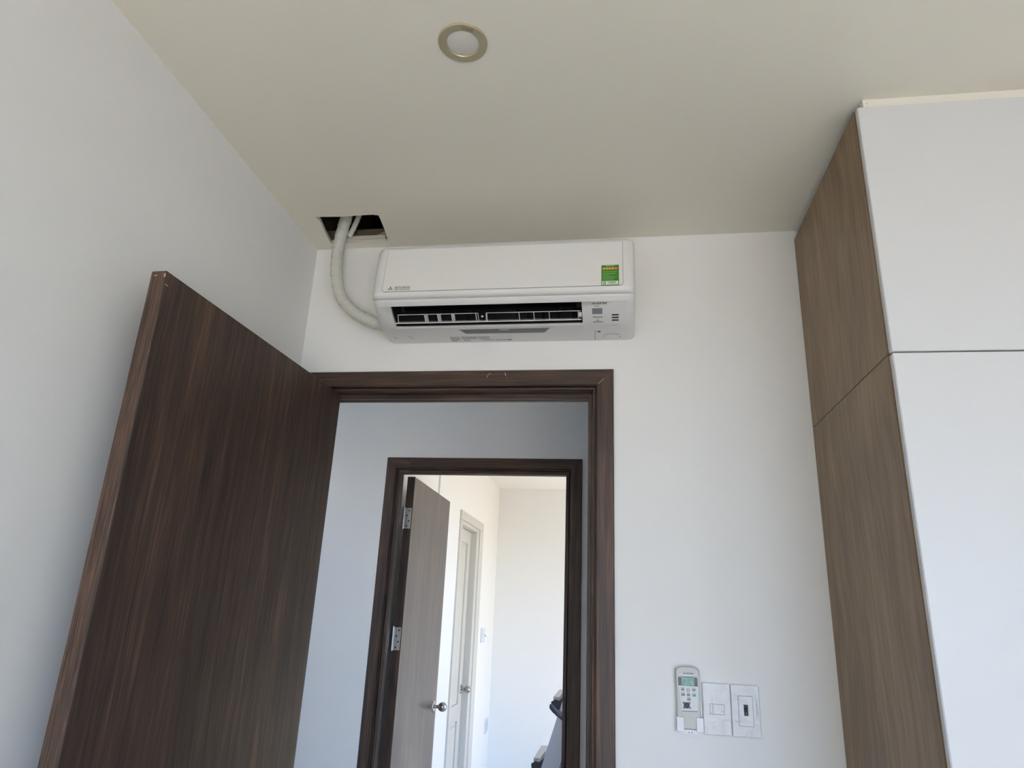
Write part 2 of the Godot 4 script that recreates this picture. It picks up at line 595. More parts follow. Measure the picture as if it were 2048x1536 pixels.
	wall_with_opening("wall_hall_far", -1.1, 2.6, HALL_Z - 0.07, HALL_Z, CEIL, Rect2(-0.116, 0, 0.982, 2.232), "grey-shaded white hall wall around the second dark door frame")

	# second room
	var z1 := HALL_Z - 0.07
	wall_box("floor_far", Vector3(FAR_X - 0.1, -0.12, FAR_Z - 0.1), Vector3(3.1, 0, HALL_Z - 0.035), M.far_floor, "warm wood floor of the second room", "floor")
	wall_box("ceiling_far", Vector3(FAR_X - 0.1, CEIL, FAR_Z - 0.1), Vector3(3.1, CEIL + 0.1, HALL_Z - 0.08), M.far_wall, "bright white ceiling of the second room", "ceiling")
	wall_box("wall_far_back", Vector3(FAR_X - 0.1, 0, FAR_Z - 0.1), Vector3(3.1, CEIL, FAR_Z), M.far_wall, "white end wall of the second room behind the ladder", "wall")
	# left wall with the opening of the cream door, and a shallow pier at its near end
	st = begin()
	bx(st, Vector3(FAR_X - 0.1, 0, FAR_Z), Vector3(FAR_X, CEIL, -3.897))
	bx(st, Vector3(FAR_X - 0.1, 0, -3.201), Vector3(FAR_X, CEIL, z1))
	bx(st, Vector3(FAR_X - 0.1, 2.171, -3.897), Vector3(FAR_X, CEIL, -3.201))
	bx(st, Vector3(FAR_X, 0, -2.80), Vector3(FAR_X + 0.012, CEIL, -2.45))
	structure("wall_far_left", st, M.far_wall, "bright white wall holding the cream door in the second room", "wall")
	# right wall with a wide window
	st = begin()
	bx(st, Vector3(3.0, 0, FAR_Z), Vector3(3.1, CEIL, -3.25))
	bx(st, Vector3(3.0, 0, -1.5), Vector3(3.1, CEIL, z1))
	bx(st, Vector3(3.0, 0, -3.25), Vector3(3.1, 0.1, -1.5))
	bx(st, Vector3(3.0, 2.4, -3.25), Vector3(3.1, CEIL, -1.5))
	structure("wall_far_right", st, M.far_wall, "white wall with the wide window that lights the second room", "wall")
	var win2 := Node3D.new()
	win2.name = "window_2"
	add_child(win2)
	tag(win2, "white frame of the open window lighting the second room", "window", "", "structure")
	for z in [-3.25, -1.55]:
		box_part("window_frame", Vector3(3.02, 0.1, z), Vector3(3.08, 2.4, z + 0.05), 0.003, M.white_board, win2)
	for y in [0.1, 2.35]:
		box_part("window_frame", Vector3(3.02, y, -3.2), Vector3(3.08, y + 0.05, -1.55), 0.003, M.white_board, win2)

# ------------------------------------------------------------------ doors
# one mitred member of a door frame from a profile of [d, z]: d inwards from the outer edge of the casing, z measured from the rebate face
func frame_member(called: String, prof: Array, side: int, x0: float, x1: float, top: float, zo: float, flip: float, m: Material, parent: Node) -> void:
	var st := begin()
	var area := 0.0
	for j in prof.size():
		area += (prof[j] as Vector2).cross(prof[(j + 1) % prof.size()])
	var place := func(p: Vector2, e: int) -> Vector3:
		var z := zo + p.y * flip
		if side == 0:
			return Vector3(x0 + p.x, 0.0 if e == 0 else top - p.x, z)
		if side == 1:
			return Vector3(x1 - p.x, 0.0 if e == 0 else top - p.x, z)
		return Vector3(x0 + p.x if e == 0 else x1 - p.x, top - p.x, z)
	var g := 0 if side == 2 else 1
	for j in prof.size():
		var a: Vector2 = prof[j]
		var b: Vector2 = prof[(j + 1) % prof.size()]
		var d := b - a
		var n2 := Vector2(d.y, -d.x) * signf(area)
		var n := Vector3(n2.x, 0, n2.y * flip) if side == 0 else (Vector3(-n2.x, 0, n2.y * flip) if side == 1 else Vector3(0, -n2.x, n2.y * flip))
		facing(st, [place.call(a, 0), place.call(b, 0), place.call(b, 1), place.call(a, 1)], n, g)
	var idx := Geometry2D.triangulate_polygon(PackedVector2Array(prof))
	for e in 2:
		for k in range(0, idx.size(), 3):
			var n := Vector3(0, 1.0 if e == 1 else -1.0, 0) if side < 2 else Vector3(1.0 if e == 1 else -1.0, 0, 0)
			facing(st, [place.call(prof[idx[k]], e), place.call(prof[idx[k + 1]], e), place.call(prof[idx[k + 2]], e)], n, g)
	obj(called, st, m, parent)

func door_frame(called: String, x0: float, x1: float, top: float, zo: float, flip: float, m: Material, label: String) -> Node3D:
	var root := Node3D.new()
	root.name = called
	add_child(root)
	tag(root, label, "door frame", "", "structure")
	var casing := [Vector2(0, 0.009), Vector2(0.002, 0.011), Vector2(0.049, 0.011), Vector2(0.0525, 0.008), Vector2(0.0525, -0.006), Vector2(0, -0.001)]
	var bead := []
	for k in 7:
		var w := PI * 0.5 * k / 6.0
		bead.append(Vector2(0.0580 + 0.0070 * sin(w), 0.002 - 0.0070 * (1.0 - cos(w))))
	var jamb := [Vector2(0.006, -0.007), Vector2(0.0560, -0.007), Vector2(0.0565, 0.001)]
	jamb.append_array(bead)
	jamb.append_array([Vector2(0.065, -0.036), Vector2(0.0765, -0.036), Vector2(0.0785, -0.038), Vector2(0.0785, -0.052), Vector2(0.073, -0.054), Vector2(0.073, -0.065), Vector2(0.0785, -0.067), Vector2(0.0785, -0.079), Vector2(0.0765, -0.081), Vector2(0.064, -0.081), Vector2(0.061, -0.076), Vector2(0.058, -0.081), Vector2(0.0535, -0.081), Vector2(0.0535, -0.074), Vector2(0.006, -0.074)])
	var back := [Vector2(0, -0.081), Vector2(0.0525, -0.075), Vector2(0.0525, -0.088), Vector2(0.049, -0.091), Vector2(0.002, -0.091), Vector2(0, -0.089)]
	for side in 3:
		var kind: String = "head" if side == 2 else "side"
		frame_member(kind + "_casing", casing, side, x0, x1, top, zo, flip, m, root)
		frame_member(kind + "_jamb", jamb, side, x0, x1, top, zo, flip, m, root)
		frame_member(kind + "_casing", back, side, x0, x1, top, zo, flip, m, root)
	return root

func knob(parent: Node, at: Vector3, axis: Vector3, s := 1.0) -> void:
	var st := begin()
	lathe(st, at, axis, [[0.0, 0.009 * s], [0.022 * s, 0.008 * s], [0.029 * s, 0.005 * s], [0.0325 * s, 0.002 * s], [0.0325 * s, 0.0]], 36)
	var rose := obj("knob_rose", st, M.knob_steel, parent)
	rose.set_meta("label", "round satin steel rose")
	st = begin()
	var prof := [[0.011, 0.006], [0.011, 0.012], [0.0085, 0.018], [0.009, 0.026], [0.0125, 0.030]]
	for k in range(2, 17):
		var w := PI * k / 16.0
		prof.append([sin(w) * 0.0255, 0.053 - cos(w) * 0.0255])
	for p in prof:
		p[0] *= s
		p[1] *= s
	prof[-1][0] = 0.0
	lathe(st, at, axis, prof, 36)
	var ball := obj("door_knob", st, M.knob_steel, parent)
	ball.set_meta("label", "ball-shaped satin steel door knob")

func build_doors() -> void:
	# frame in the back wall, rebate towards the bedroom
	var f1 := door_frame("trim_1", 0.041, 1.033, 2.237, 0.0, 1.0, M.dark, "dark brown wood door frame under the air conditioner")
	# chips in the lintel
	for c in [[[Vector2(0.640, 2.221), Vector2(0.646, 2.226), Vector2(0.650, 2.2275), Vector2(0.647, 2.224)]], [[Vector2(0.636, 2.213), Vector2(0.640, 2.2205), Vector2(0.6415, 2.220), Vector2(0.638, 2.213)]], [[Vector2(0.691, 2.229), Vector2(0.697, 2.226), Vector2(0.6985, 2.217), Vector2(0.696, 2.218), Vector2(0.695, 2.225)]], [[Vector2(0.700, 2.213), Vector2(0.703, 2.210), Vector2(0.7015, 2.2095)]], [[Vector2(0.986, 2.190), Vector2(1.003, 2.2065), Vector2(1.0042, 2.206), Vector2(0.9872, 2.1895)]]]:
		var st := begin()
		plate(st, c[0], 0.0105, 0.0112)
		var o := obj("paint_chip", st, M.chip, f1)
		o.set_meta("label", "small pale scratch in the lintel")
	# frame in the far hall wall, rebate towards the second room
	door_frame("trim_2", -0.121, 0.871, 2.237, HALL_Z - 0.079, -1.0, M.dark, "dark brown wood door frame across the hall")

	# bedroom door leaf, swung open along the left wall
	var d1 := Node3D.new()
	d1.name = "door_1"
	add_child(d1)
	tag(d1, "dark brown wood-grain door standing open along the white wall", "door", "", "structure")
	d1.position = Vector3(0.154, 0.0, 0.008)
	d1.rotation.y = -atan2(0.039, 0.848)
	# local: face towards +x at x 0, hinge at z 0, free edge at z 0.849
	box_part("leaf", Vector3(-0.036, 0.008, 0.0), Vector3(0.0, 2.163, 0.8465), 0.0015, M.dark, d1)
	box_part("edge_band", Vector3(-0.0358, 0.009, 0.8466), Vector3(-0.0002, 2.1628, 0.849), 0.0008, M.edge, d1).set_meta("label", "striped solid-wood edge band")
	knob(d1, Vector3(0.0, 0.98, 0.785), Vector3(1, 0, 0))
	for y in [0.25, 1.35, 1.93]:
		var st := begin()
		tube(st, [Vector3(-0.042, y, -0.004), Vector3(-0.042, y + 0.1, -0.004)], [0.006, 0.006], 12)
		obj("hinge", st, M.steel, d1)
	for c in [[Vector3(-0.004, 2.148, 0.8492), Vector3(-0.0005, 2.156, 0.8495)], [Vector3(-0.028, 2.152, 0.8492), Vector3(-0.020, 2.1535, 0.8495)]]:
		box_part("paint_chip", c[0], c[1], 0.0, M.chip, d1).set_meta("label", "small pale nick near the top corner")
	box_part("paint_chip", Vector3(-0.0002, 2.132, 0.836), Vector3(0.0004, 2.1335, 0.846), 0.0, M.chip, d1)

	# second room door leaf, swung away from the hall
	var d2 := Node3D.new()
	d2.name = "door_2"
	add_child(d2)
	tag(d2, "brown wood-grain door with ball knob open in the second room", "door", "", "structure")
	d2.position = Vector3(0.004, 0.0, -1.388)
	d2.rotation.y = -atan2(-0.011, 0.82)
	box_part("leaf", Vector3(-0.040, 0.008, -0.823), Vector3(0.0, 2.157, 0.0), 0.0015, M.leaf, d2)
	box_part("edge_band", Vector3(-0.0398, 0.009, 0.0001), Vector3(-0.0002, 2.1568, 0.0012), 0.0, M.dark, d2).set_meta("label", "wood-grain edge band")
	knob(d2, Vector3(0.0, 0.985, -0.760), Vector3(1, 0, 0))
	for y in [1.892, 1.316, 0.2]:
		var st := begin()
		bx(st, Vector3(-0.037, y, 0.0), Vector3(-0.004, y + 0.104, 0.0022), 0.0006)
		var h := obj("hinge", st, M.steel, d2)
		h.set_meta("label", "steel butt hinge with four screw holes")
		st = begin()
		for k in 5:
			tube(st, [Vector3(-0.042, y + 0.0208 * k + 0.0006, 0.004), Vector3(-0.042, y + 0.0208 * k + 0.0202, 0.004)], [0.0062, 0.0062], 14)
		tube(st, [Vector3(-0.042, y - 0.004, 0.004), Vector3(-0.042, y + 0.108, 0.004)], [0.0045, 0.0045], 12)
		obj("knuckle", st, M.steel, h)
		for k in 4:
			st = begin()
			lathe(st, Vector3(-0.015 if k % 2 == 1 else -0.026, y + 0.013 + 0.026 * k, 0.0018), Vector3(0, 0, 1), [[0.0, 0.0007], [0.004, 0.0007], [0.004, 0.0]], 14)
			obj("screw_hole", st, M.black, h)

	# cream door in the left wall of the second room
	var f3 := Node3D.new()
	f3.name = "trim_3"
	add_child(f3)
	tag(f3, "cream painted door frame in the bright second room", "door frame", "", "structure")
	var x := FAR_X
	# flat casing, then a stepped jamb whose inner face is the reveal
	box_part("side_casing", Vector3(x - 0.01, 0, -3.200), Vector3(x + 0.014, 2.170, -3.145), 0.003, M.cream, f3)
	box_part("side_casing", Vector3(x - 0.01, 0, -4.045), Vector3(x + 0.014, 2.170, -3.900), 0.003, M.cream, f3)
	box_part("side_jamb", Vector3(x - 0.1, 0, -3.238), Vector3(x + 0.006, 2.150, -3.203), 0.002, M.cream, f3)
	box_part("side_jamb", Vector3(x - 0.1, 0, -3.895), Vector3(x + 0.006, 2.150, -3.802), 0.002, M.cream, f3)
	box_part("head_casing", Vector3(x - 0.01, 2.173, -4.045), Vector3(x + 0.014, 2.24, -3.145), 0.003, M.cream, f3, 2)
	box_part("head_jamb", Vector3(x - 0.1, 2.142, -3.895), Vector3(x + 0.006, 2.170, -3.203), 0.002, M.cream, f3, 2)
	var d3 := Node3D.new()
	d3.name = "door_3"
	add_child(d3)
	tag(d3, "cream panelled door with steel knob in the second room", "door", "", "structure")
	d3.position = Vector3(x - 0.055, 0.0, 0.0)
	# recessed leaf: rails, stiles and sunk panels
	box_part("stile", Vector3(-0.03, 0.01, -3.396), Vector3(0.01, 2.138, -3.242), 0.002, M.cream, d3)
	box_part("stile", Vector3(-0.03, 0.01, -3.799), Vector3(0.01, 2.138, -3.687), 0.002, M.cream, d3)
	for y in [[0.01, 0.22], [0.70, 0.82], [2.035, 2.138]]:
		box_part("rail", Vector3(-0.03, y[0], -3.687), Vector3(0.01, y[1], -3.396), 0.002, M.cream, d3, 2)
	for y in [[0.22, 0.70], [0.82, 2.035]]:
		box_part("door_panel", Vector3(-0.02, y[0], -3.687), Vector3(-0.004, y[1], -3.396), 0.0, M.cream, d3)
		box_part("door_panel", Vector3(-0.006, y[0] + 0.03, -3.657), Vector3(0.004, y[1] - 0.03, -3.426), 0.006, M.cream, d3)
	knob(d3, Vector3(0.01, 0.918, -3.755), Vector3(1, 0, 0), 1.0)

# ------------------------------------------------------------------ wardrobe
func build_wardrobe() -> void:
	var xl := 1.6
	var zf := 0.587
	var seam := 2.0535
	for u in [["tall_wardrobe", 0.0, seam - 0.0008, "tall white-fronted wardrobe with a taupe wood-grain side beside the switches", 0.0], ["overhead_cabinet", seam + 0.0008, 2.668, "white-fronted overhead cabinet with taupe wood side, on top of the wardrobe under the ceiling", 0.0]]:
		var t := thing(u[0], u[3], "cabinet", Vector3(xl, u[1], 0.0))
		var h: float = u[2] - u[1]
		box_part("side_panel", Vector3(0, 0, 0.0005), Vector3(0.018, h, zf), 0.0006, M.taupe, t).set_meta("label", "taupe wood-grain side panel")
		box_part("side_panel", Vector3(ROOM_X - xl - 0.02, 0, 0.0005), Vector3(ROOM_X - xl - 0.002, h, zf), 0.0006, M.taupe, t)
		box_part("back_board", Vector3(0.018, 0.0, 0.0005), Vector3(ROOM_X - xl - 0.02, h, 0.006), 0.0, M.white_board, t)
		box_part("top_board", Vector3(0.018, h - 0.018, 0.006), Vector3(ROOM_X - xl - 0.02, h, zf - 0.002), 0.0, M.white_board, t)
		box_part("bottom_board", Vector3(0.018, 0.0, 0.006), Vector3(ROOM_X - xl - 0.02, 0.018, zf - 0.002), 0.0, M.white_board, t)
		var n := 4
		var w := (ROOM_X - xl - 0.006) / n
		var y0 := 0.0 if u[1] > 1.0 else 0.06
		for k in n:
			var xa := 0.0035 + w * k
			var d := box_part("door", Vector3(xa, y0 + 0.0006, zf + 0.002), Vector3(xa + w - 0.002, h - (0.004 if u[1] > 1.0 else 0.0012), zf + 0.020), 0.0012, M.white_board, t)
			d.set_meta("label", "plain white handleless door")
			box_part("edge_strip", Vector3(xa - 0.0006, y0 + 0.002, zf + 0.0035), Vector3(xa, h - 0.005, zf + 0.0185), 0.0, M.white_board, d)
		if u[1] > 1.0:
			box_part("filler_strip", Vector3(0.0225, h - 0.0005, zf - 0.016), Vector3(ROOM_X - xl - 0.002, CEIL - u[1] - 0.0005, zf + 0.003), 0.001, M.filler, t).set_meta("label", "narrow cream filler strip against the ceiling")
			for y in [0.011, 0.021]:
				var st := begin()
				lathe(st, Vector3(0.0315, h + y - 0.002, zf + 0.0028), Vector3(0, 0, 1), [[0.0, 0.0006], [0.0011, 0.0006], [0.0011, 0.0]], 10)
				obj("nail_hole", st, M.seam_grey, t)
		else:
			box_part("plinth", Vector3(0.018, 0, zf - 0.03), Vector3(ROOM_X - xl - 0.02, 0.058, zf - 0.012), 0.0, M.taupe, t)

# ------------------------------------------------------------------ air conditioner
func panel_z(y: float) -> float:
	return lerpf(0.1975, 0.2148, (2.570 - y) / (2.570 - 2.430))

func build_air_conditioner() -> void:
	var t := thing("air_conditioner", "white split air conditioner mounted on the wall above the door, louvre open", "air conditioner", Vector3.ZERO)
	var xa := 0.303
	var xb := 1.0985
	var o0 := 0.360
	var o1 := 0.943
	var head := [Vector2(0.0, 2.600), Vector2(0.135, 2.600), Vector2(0.158, 2.5985), Vector2(0.175, 2.594), Vector2(0.187, 2.587), Vector2(0.194, 2.579), Vector2(0.1975, 2.570), Vector2(0.206, 2.500), Vector2(0.2148, 2.430), Vector2(0.2158, 2.420), Vector2(0.2145, 2.411), Vector2(0.2105, 2.4045), Vector2(0.206, 2.4015), Vector2(0.202, 2.4008), Vector2(0.1980, 2.4006), Vector2(0.1975, 2.3985), Vector2(0.2005, 2.3978), Vector2(0.1985, 2.3935), Vector2(0.186, 2.3838)]
	var face := [Vector2(0.166, 2.3712), Vector2(0.146, 2.3605), Vector2(0.126, 2.3510), Vector2(0.113, 2.3465)]
	var cavity := [Vector2(0.1845, 2.3845), Vector2(0.170, 2.405), Vector2(0.135, 2.440), Vector2(0.095, 2.440), Vector2(0.078, 2.415), Vector2(0.084, 2.375), Vector2(0.112, 2.3485)]
	var foot := [Vector2(0.106, 2.3445), Vector2(0.095, 2.3430), Vector2(0.050, 2.3400), Vector2(0.020, 2.3382), Vector2(0.0, 2.337)]
	var solid := head + face + foot
	var hollow := head + cavity + foot
	var cs := [0, 14, 16, 18]
	var yc := 2.47
	var left := []
	var right := []
	for k in 9:
		var a := k / 8.0
		var e := 1.0 - sqrt(maxf(0.0, 1.0 - (1.0 - a) * (1.0 - a)))
		left.append([xa + 0.030 * a, 1.0 - 0.10 * e, 1.0 - 0.085 * e])
		right.push_front([xb - 0.030 * a, 1.0 - 0.10 * e, 1.0 - 0.085 * e])
	left.append([o0, 1.0, 1.0])
	right.push_front([o1, 1.0, 1.0])
	var st := begin()
	sweep_x(st, solid, left, cs + [solid.size() - 1], yc)
	sweep_x(st, solid, right, cs + [solid.size() - 1], yc)
	var ch := cs.duplicate()
	for k in cavity.size() + 2:
		ch.append(18 + k)
	sweep_x(st, hollow, [[o0, 1.0, 1.0], [o1, 1.0, 1.0]], ch, yc)
	var casing := obj("casing", st, M.plastic, t)
	casing.set_meta("label", "glossy white plastic casing")
	# flat front panel set into the casing
	st = begin()
	var s1 := Vector2(2.420, 2.572)
	var tilt := Basis(Vector3(1, 0, 0), -atan2(0.0173, 0.14))
	plate(st, rounded(0.3405, -0.0005, 1.0625, 0.1535, 0.008), -0.002, 0.0011)
	var panel := obj("front_panel", st, M.panel, t)
	panel.transform = Transform3D(tilt, Vector3(0, s1.x, panel_z(s1.x) + 0.0003))
	panel.set_meta("label", "flat white front panel")
	# groove round the panel
	st = begin()
	plate(st, rounded(0.3393, -0.0017, 1.0637, 0.1547, 0.009), -0.003, 0.0003)
	var groove := obj("panel_groove", st, M.grey_strip, t)
	groove.transform = panel.transform
	# maker's mark and name
	var pf := Transform3D(tilt, panel.position)
	st = begin()
	for r in [0, 1, 2]:
		var w: float = PI * 0.5 + TAU * r / 3.0
		var d := Vector2(cos(w), sin(w))
		var e := Vector2(-d.y, d.x)
		plate(st, [Vector2.ZERO, d * 0.0050 + e * 0.0029, d * 0.0100, d * 0.0050 - e * 0.0029], 0.0, 0.0003)
	var mark := obj("maker_mark", st, M.gold_print, t)
	mark.transform = pf * Transform3D(Basis.from_scale(Vector3(0.95, 0.8, 1)), Vector3(0.3655, 0.0095, 0.0011))
	mark.set_meta("label", "gold three-diamond mark")
	lettering("MITSUBISHI", 0.0072, M.gold_print, t, pf * Vector3(0.3795, 0.0093, 0.0011), tilt, 0.0475)
	lettering("HEAVY INDUSTRIES", 0.0044, M.gold_print, t, pf * Vector3(0.3795, 0.0033, 0.0011), tilt, 0.0475)
	# energy label
	var G := Color8(62, 132, 48)
	var L := Color8(150, 205, 120)
	var W := Color8(226, 236, 220)
	var O := Color8(206, 140, 52)
	var Y := Color8(250, 226, 150)
	var rects := [[6, 16, 88, 16, O], [4, 110, 92, 26, W], [24, 4, 52, 4, Color8(170, 215, 140)]]
	for k in 5:
		var cx := 16 + 16 * k
		for r in [[-1, -5, 2, 3], [-5, -2, 10, 2], [-3, 0, 6, 2], [-4, 2, 3, 3], [1, 2, 3, 3]]:
			rects.append([cx + r[0], 24 + r[1], r[2], r[3], Y if k < 4 else Color8(226, 170, 90)])
	for r in [[6, 44, 86, 3], [6, 56, 84, 2], [6, 61, 70, 2], [6, 70, 40, 2], [6, 78, 86, 2], [6, 86, 66, 2], [6, 92, 74, 2], [6, 101, 60, 2]]:
		rects.append([r[0], r[1], r[2], r[3], L])
	for r in [[10, 114, 16, 18], [34, 115, 52, 3], [42, 121, 38, 3], [34, 128, 56, 2]]:
		rects.append([r[0], r[1], r[2], r[3], Color8(70, 110, 74)])
	rects.append([13, 117, 10, 12, W])
	rects.append([16, 119, 4, 8, Color8(70, 110, 74)])
	var lab := mat(Color.WHITE, 0.35)
	lab.albedo_texture = sheet_texture(100, 140, G, rects)
	st = begin()
	printed(st, Vector3(1.001, -0.0015, 0.0011), Vector3(0.0505, 0, 0), Vector3(0, 0.0705, 0), 0.0004)
	var sticker := obj("energy_label", st, lab, t)
	sticker.transform = pf
	sticker.set_meta("label", "green energy label with a row of stars")
	# outlet liner, fan, vanes
	st = begin()
	var liner := [Vector2(0.1815, 2.3865), Vector2(0.170, 2.4035), Vector2(0.134, 2.4385), Vector2(0.096, 2.4385), Vector2(0.0795, 2.4145), Vector2(0.0852, 2.3758), Vector2(0.1095, 2.3525)]
	for k in liner.size() - 1:
		var a: Vector2 = liner[k]
		var b: Vector2 = liner[k + 1]
		facing(st, [Vector3(o0 + 0.001, a.y, a.x), Vector3(o1 - 0.001, a.y, a.x), Vector3(o1 - 0.001, b.y, b.x), Vector3(o0 + 0.001, b.y, b.x)], Vector3(0, 2.395 - (a.y + b.y) * 0.5, 0.13 - (a.x + b.x) * 0.5))
	for xs in [o0 + 0.001, o1 - 0.001]:
		var pts := []
		for p in liner:
			pts.append(Vector3(xs, p.y, p.x))
		facing(st, pts, Vector3(0.65 - xs, 0, 0))
	obj("outlet_liner", st, M.dark_plastic, t).set_meta("label", "dark air outlet behind the louvre")
	st = begin()
	tube(st, [Vector3(o0 + 0.02, 2.425, 0.113), Vector3(o1 - 0.02, 2.425, 0.113)], [0.011, 0.011], 12)
	for k in 18:
		var w := TAU * k / 18.0
		var c := Vector3(0, 2.425 + sin(w) * 0.018, 0.113 + cos(w) * 0.018)
		var r := Vector3(0, sin(w + 0.5), cos(w + 0.5)) * 0.006
		var q := Vector3(0, r.z, -r.y).normalized() * 0.0006
		facing(st, [c + r + q + Vector3(o0 + 0.02, 0, 0), c - r + q + Vector3(o0 + 0.02, 0, 0), c - r + q + Vector3(o1 - 0.02, 0, 0), c + r + q + Vector3(o1 - 0.02, 0, 0)], q)
		facing(st, [c + r - q + Vector3(o0 + 0.02, 0, 0), c - r - q + Vector3(o0 + 0.02, 0, 0), c - r - q + Vector3(o1 - 0.02, 0, 0), c + r - q + Vector3(o1 - 0.02, 0, 0)], -q)
	obj("fan_rotor", st, M.black, t)
	for k in 12:
		var x := lerpf(o0 + 0.04, o1 - 0.03, k / 11.0)
		if absf(x - 0.645) < 0.02:
			continue
		st = begin()
		plate(st, [Vector2(-0.138, 2.378), Vector2(-0.118, 2.366), Vector2(-0.098, 2.372), Vector2(-0.100, 2.392), Vector2(-0.128, 2.404)], -0.0008, 0.0008)
		var v := obj("air_vane", st, M.dark_plastic, t)
		v.transform = Transform3D(Basis(Vector3(0, 1, 0), PI * 0.5 + 0.45), Vector3(x, 0, 0)) * Transform3D(Basis.IDENTITY, Vector3.ZERO)
	# louvre: flap seen edge-on, with an upright grid of thin bars
	var lv := Node3D.new()
	lv.name = "louvre"
	t.add_child(lv, true)
	lv.set_meta("label", "open white louvre with thin bars")
	st = begin()
	var flap := [Vector2(0.1325, 2.3495), Vector2(0.1335, 2.3510), Vector2(0.118, 2.3600), Vector2(0.104, 2.3700), Vector2(0.103, 2.3690), Vector2(0.117, 2.3588)]
	sweep_x(st, flap, [[o0 + 0.003, 1, 1], [o1 - 0.004, 1, 1]], [0, 1, 3, 4], 2.35)
	obj("flap", st, M.plastic, lv)
	var bz := Vector2(0.134, 2.3512)
	var tz := Vector2(0.1585, 2.3680)
	var bar := func(a: Vector3, b: Vector3, r: float) -> void:
		var s := begin()
		tube(s, [a, b], [r, r], 8)
		obj("bar", s, M.plastic, lv)
	bar.call(Vector3(o0 - 0.004, bz.y, bz.x), Vector3(o1 - 0.003, bz.y, bz.x), 0.0014)
	for seg in [[0.3735, 0.6285, [0.3735, 0.461, 0.502, 0.546, 0.622, 0.6285]], [0.6505, 0.9385, [0.6505, 0.6555, 0.754, 0.799, 0.845, 0.931]]]:
		bar.call(Vector3(seg[0] + 0.004, tz.y, tz.x), Vector3(seg[1], tz.y, tz.x), 0.0010)
		for x in seg[2]:
			bar.call(Vector3(x, bz.y, bz.x), Vector3(x + (0.004 if x == seg[0] else 0.0), tz.y, tz.x), 0.0011)
	for x in [0.461, 0.502, 0.546]:
		st = begin()
		facing(st, [Vector3(x, bz.y, bz.x), Vector3(x + 0.001, tz.y, tz.x), Vector3(x + 0.006, tz.y + 0.006, tz.x - 0.016), Vector3(x + 0.005, bz.y + 0.01, bz.x - 0.016)], Vector3(-1, 0, 0.2))
		obj("flap_rib", st, M.plastic, lv)
	st = begin()
	lathe(st, Vector3(0.640, 2.3625, 0.146), Vector3(0, -0.45, 0.9).normalized(), [[0.0, 0.004], [0.0026, 0.0035], [0.0034, 0.0015], [0.0034, -0.004]], 14)
	obj("louvre_pin", st, M.plastic, lv)
	box_part("pivot_block", Vector3(0.9325, 2.355, 0.140), Vector3(0.9415, 2.368, 0.152), 0.0015, M.plastic, lv)
	# display on the lower right
	var down := atan2(0.0106, 0.020)
	var lowface := func(z: float) -> float:
		var pts := [Vector2(0.1985, 2.3935), Vector2(0.186, 2.3838), Vector2(0.166, 2.3712), Vector2(0.146, 2.3605), Vector2(0.126, 2.3510), Vector2(0.113, 2.3465)]
		for k in pts.size() - 1:
			if z <= pts[k].x and z >= pts[k + 1].x:
				return lerpf(pts[k].y, pts[k + 1].y, (pts[k].x - z) / (pts[k].x - pts[k + 1].x))
		return 2.345
	# a frame on the sloping face at depth z: x right, y up the slope
	var on := func(x: float, z: float) -> Transform3D:
		var dy: float = (lowface.call(z + 0.004) - lowface.call(z - 0.004)) / 0.008
		var up := Vector3(0, dy, 1.0).normalized()
		var along := Vector3(1, 0, 0)
		var n := along.cross(up)
		return Transform3D(Basis(along, up, n), Vector3(x, lowface.call(z), z))
	var tf: Transform3D = on.call(0.9715, 0.1775)
	lettering("INVERTER", 0.0062, M.black_print, t, tf.origin + tf.basis.z * 0.0002, tf.basis * Basis(Vector3(1, 0, 0), Vector3(0.28, 1, 0), Vector3(0, 0, 1)), 0.0440)
	tf = on.call(0.980, 0.1715)
	lettering("ON/OFF", 0.0032, M.grey_print, t, tf.origin + tf.basis.z * 0.0002, tf.basis, 0.014)
	for r in [[0.9725, 0.1475, 0.0300, 0.0215, "signal_window", M.grey_window], [0.9730, 0.1355, 0.0300, 0.0036, "lamp_strip", M.grey_strip], [0.9735, 0.1175, 0.0300, 0.0032, "lamp_strip", M.grey_strip]]:
		tf = on.call(r[0], r[1])
		st = begin()
		plate(st, rounded(0.0, 0.0, r[2], r[3], 0.0010, 3), -0.001, 0.0007)
		obj(r[4], st, r[5], t).transform = tf
	tf = on.call(0.9835, 0.1292)
	lettering("RUN", 0.0028, M.grey_print, t, tf.origin + tf.basis.z * 0.0002, tf.basis, 0.008)
	tf = on.call(0.9820, 0.1225)
	lettering("TIMER", 0.0028, M.grey_print, t, tf.origin + tf.basis.z * 0.0002, tf.basis, 0.011)
	for k in 3:
		tf = on.call(1.0295, 0.1230 + 0.0095 * k)
		st = begin()
		plate(st, rounded(0.0, 0.0, 0.0205, 0.0042, 0.0016, 3), -0.002, 0.0012)
		obj("sound_slot", st, M.black, t).transform = tf
	# underside: trapezoid plate, rating print, knock-out lines
	var under := func(z: float) -> float:
		return lerpf(2.3382, 2.3430, (z - 0.02) / 0.075)
	st = begin()
	var tr := [Vector2(0.556, 0.0945), Vector2(0.842, 0.0935), Vector2(0.822, 0.0625), Vector2(0.574, 0.0645)]
	var q0 := []
	var q1 := []
	for p in tr:
		q0.append(Vector3(p.x, under.call(p.y) - 0.0006, p.y))
		q1.append(Vector3(p.x, under.call(p.y) + 0.001, p.y))
	facing(st, q0, Vector3(0, -1, 0))
	for k in 4:
		var k2 := (k + 1) % 4
		facing(st, [q0[k], q0[k2], q1[k2], q1[k]], (q0[k] + q0[k2]) * 0.5 - Vector3(0.7, q0[0].y, 0.078))
	obj("grip_plate", st, mat(Color8(150, 150, 150), 0.5), t).set_meta("label", "grey trapezoid plate under the outlet")
	var slope := atan2(0.0048, 0.075)
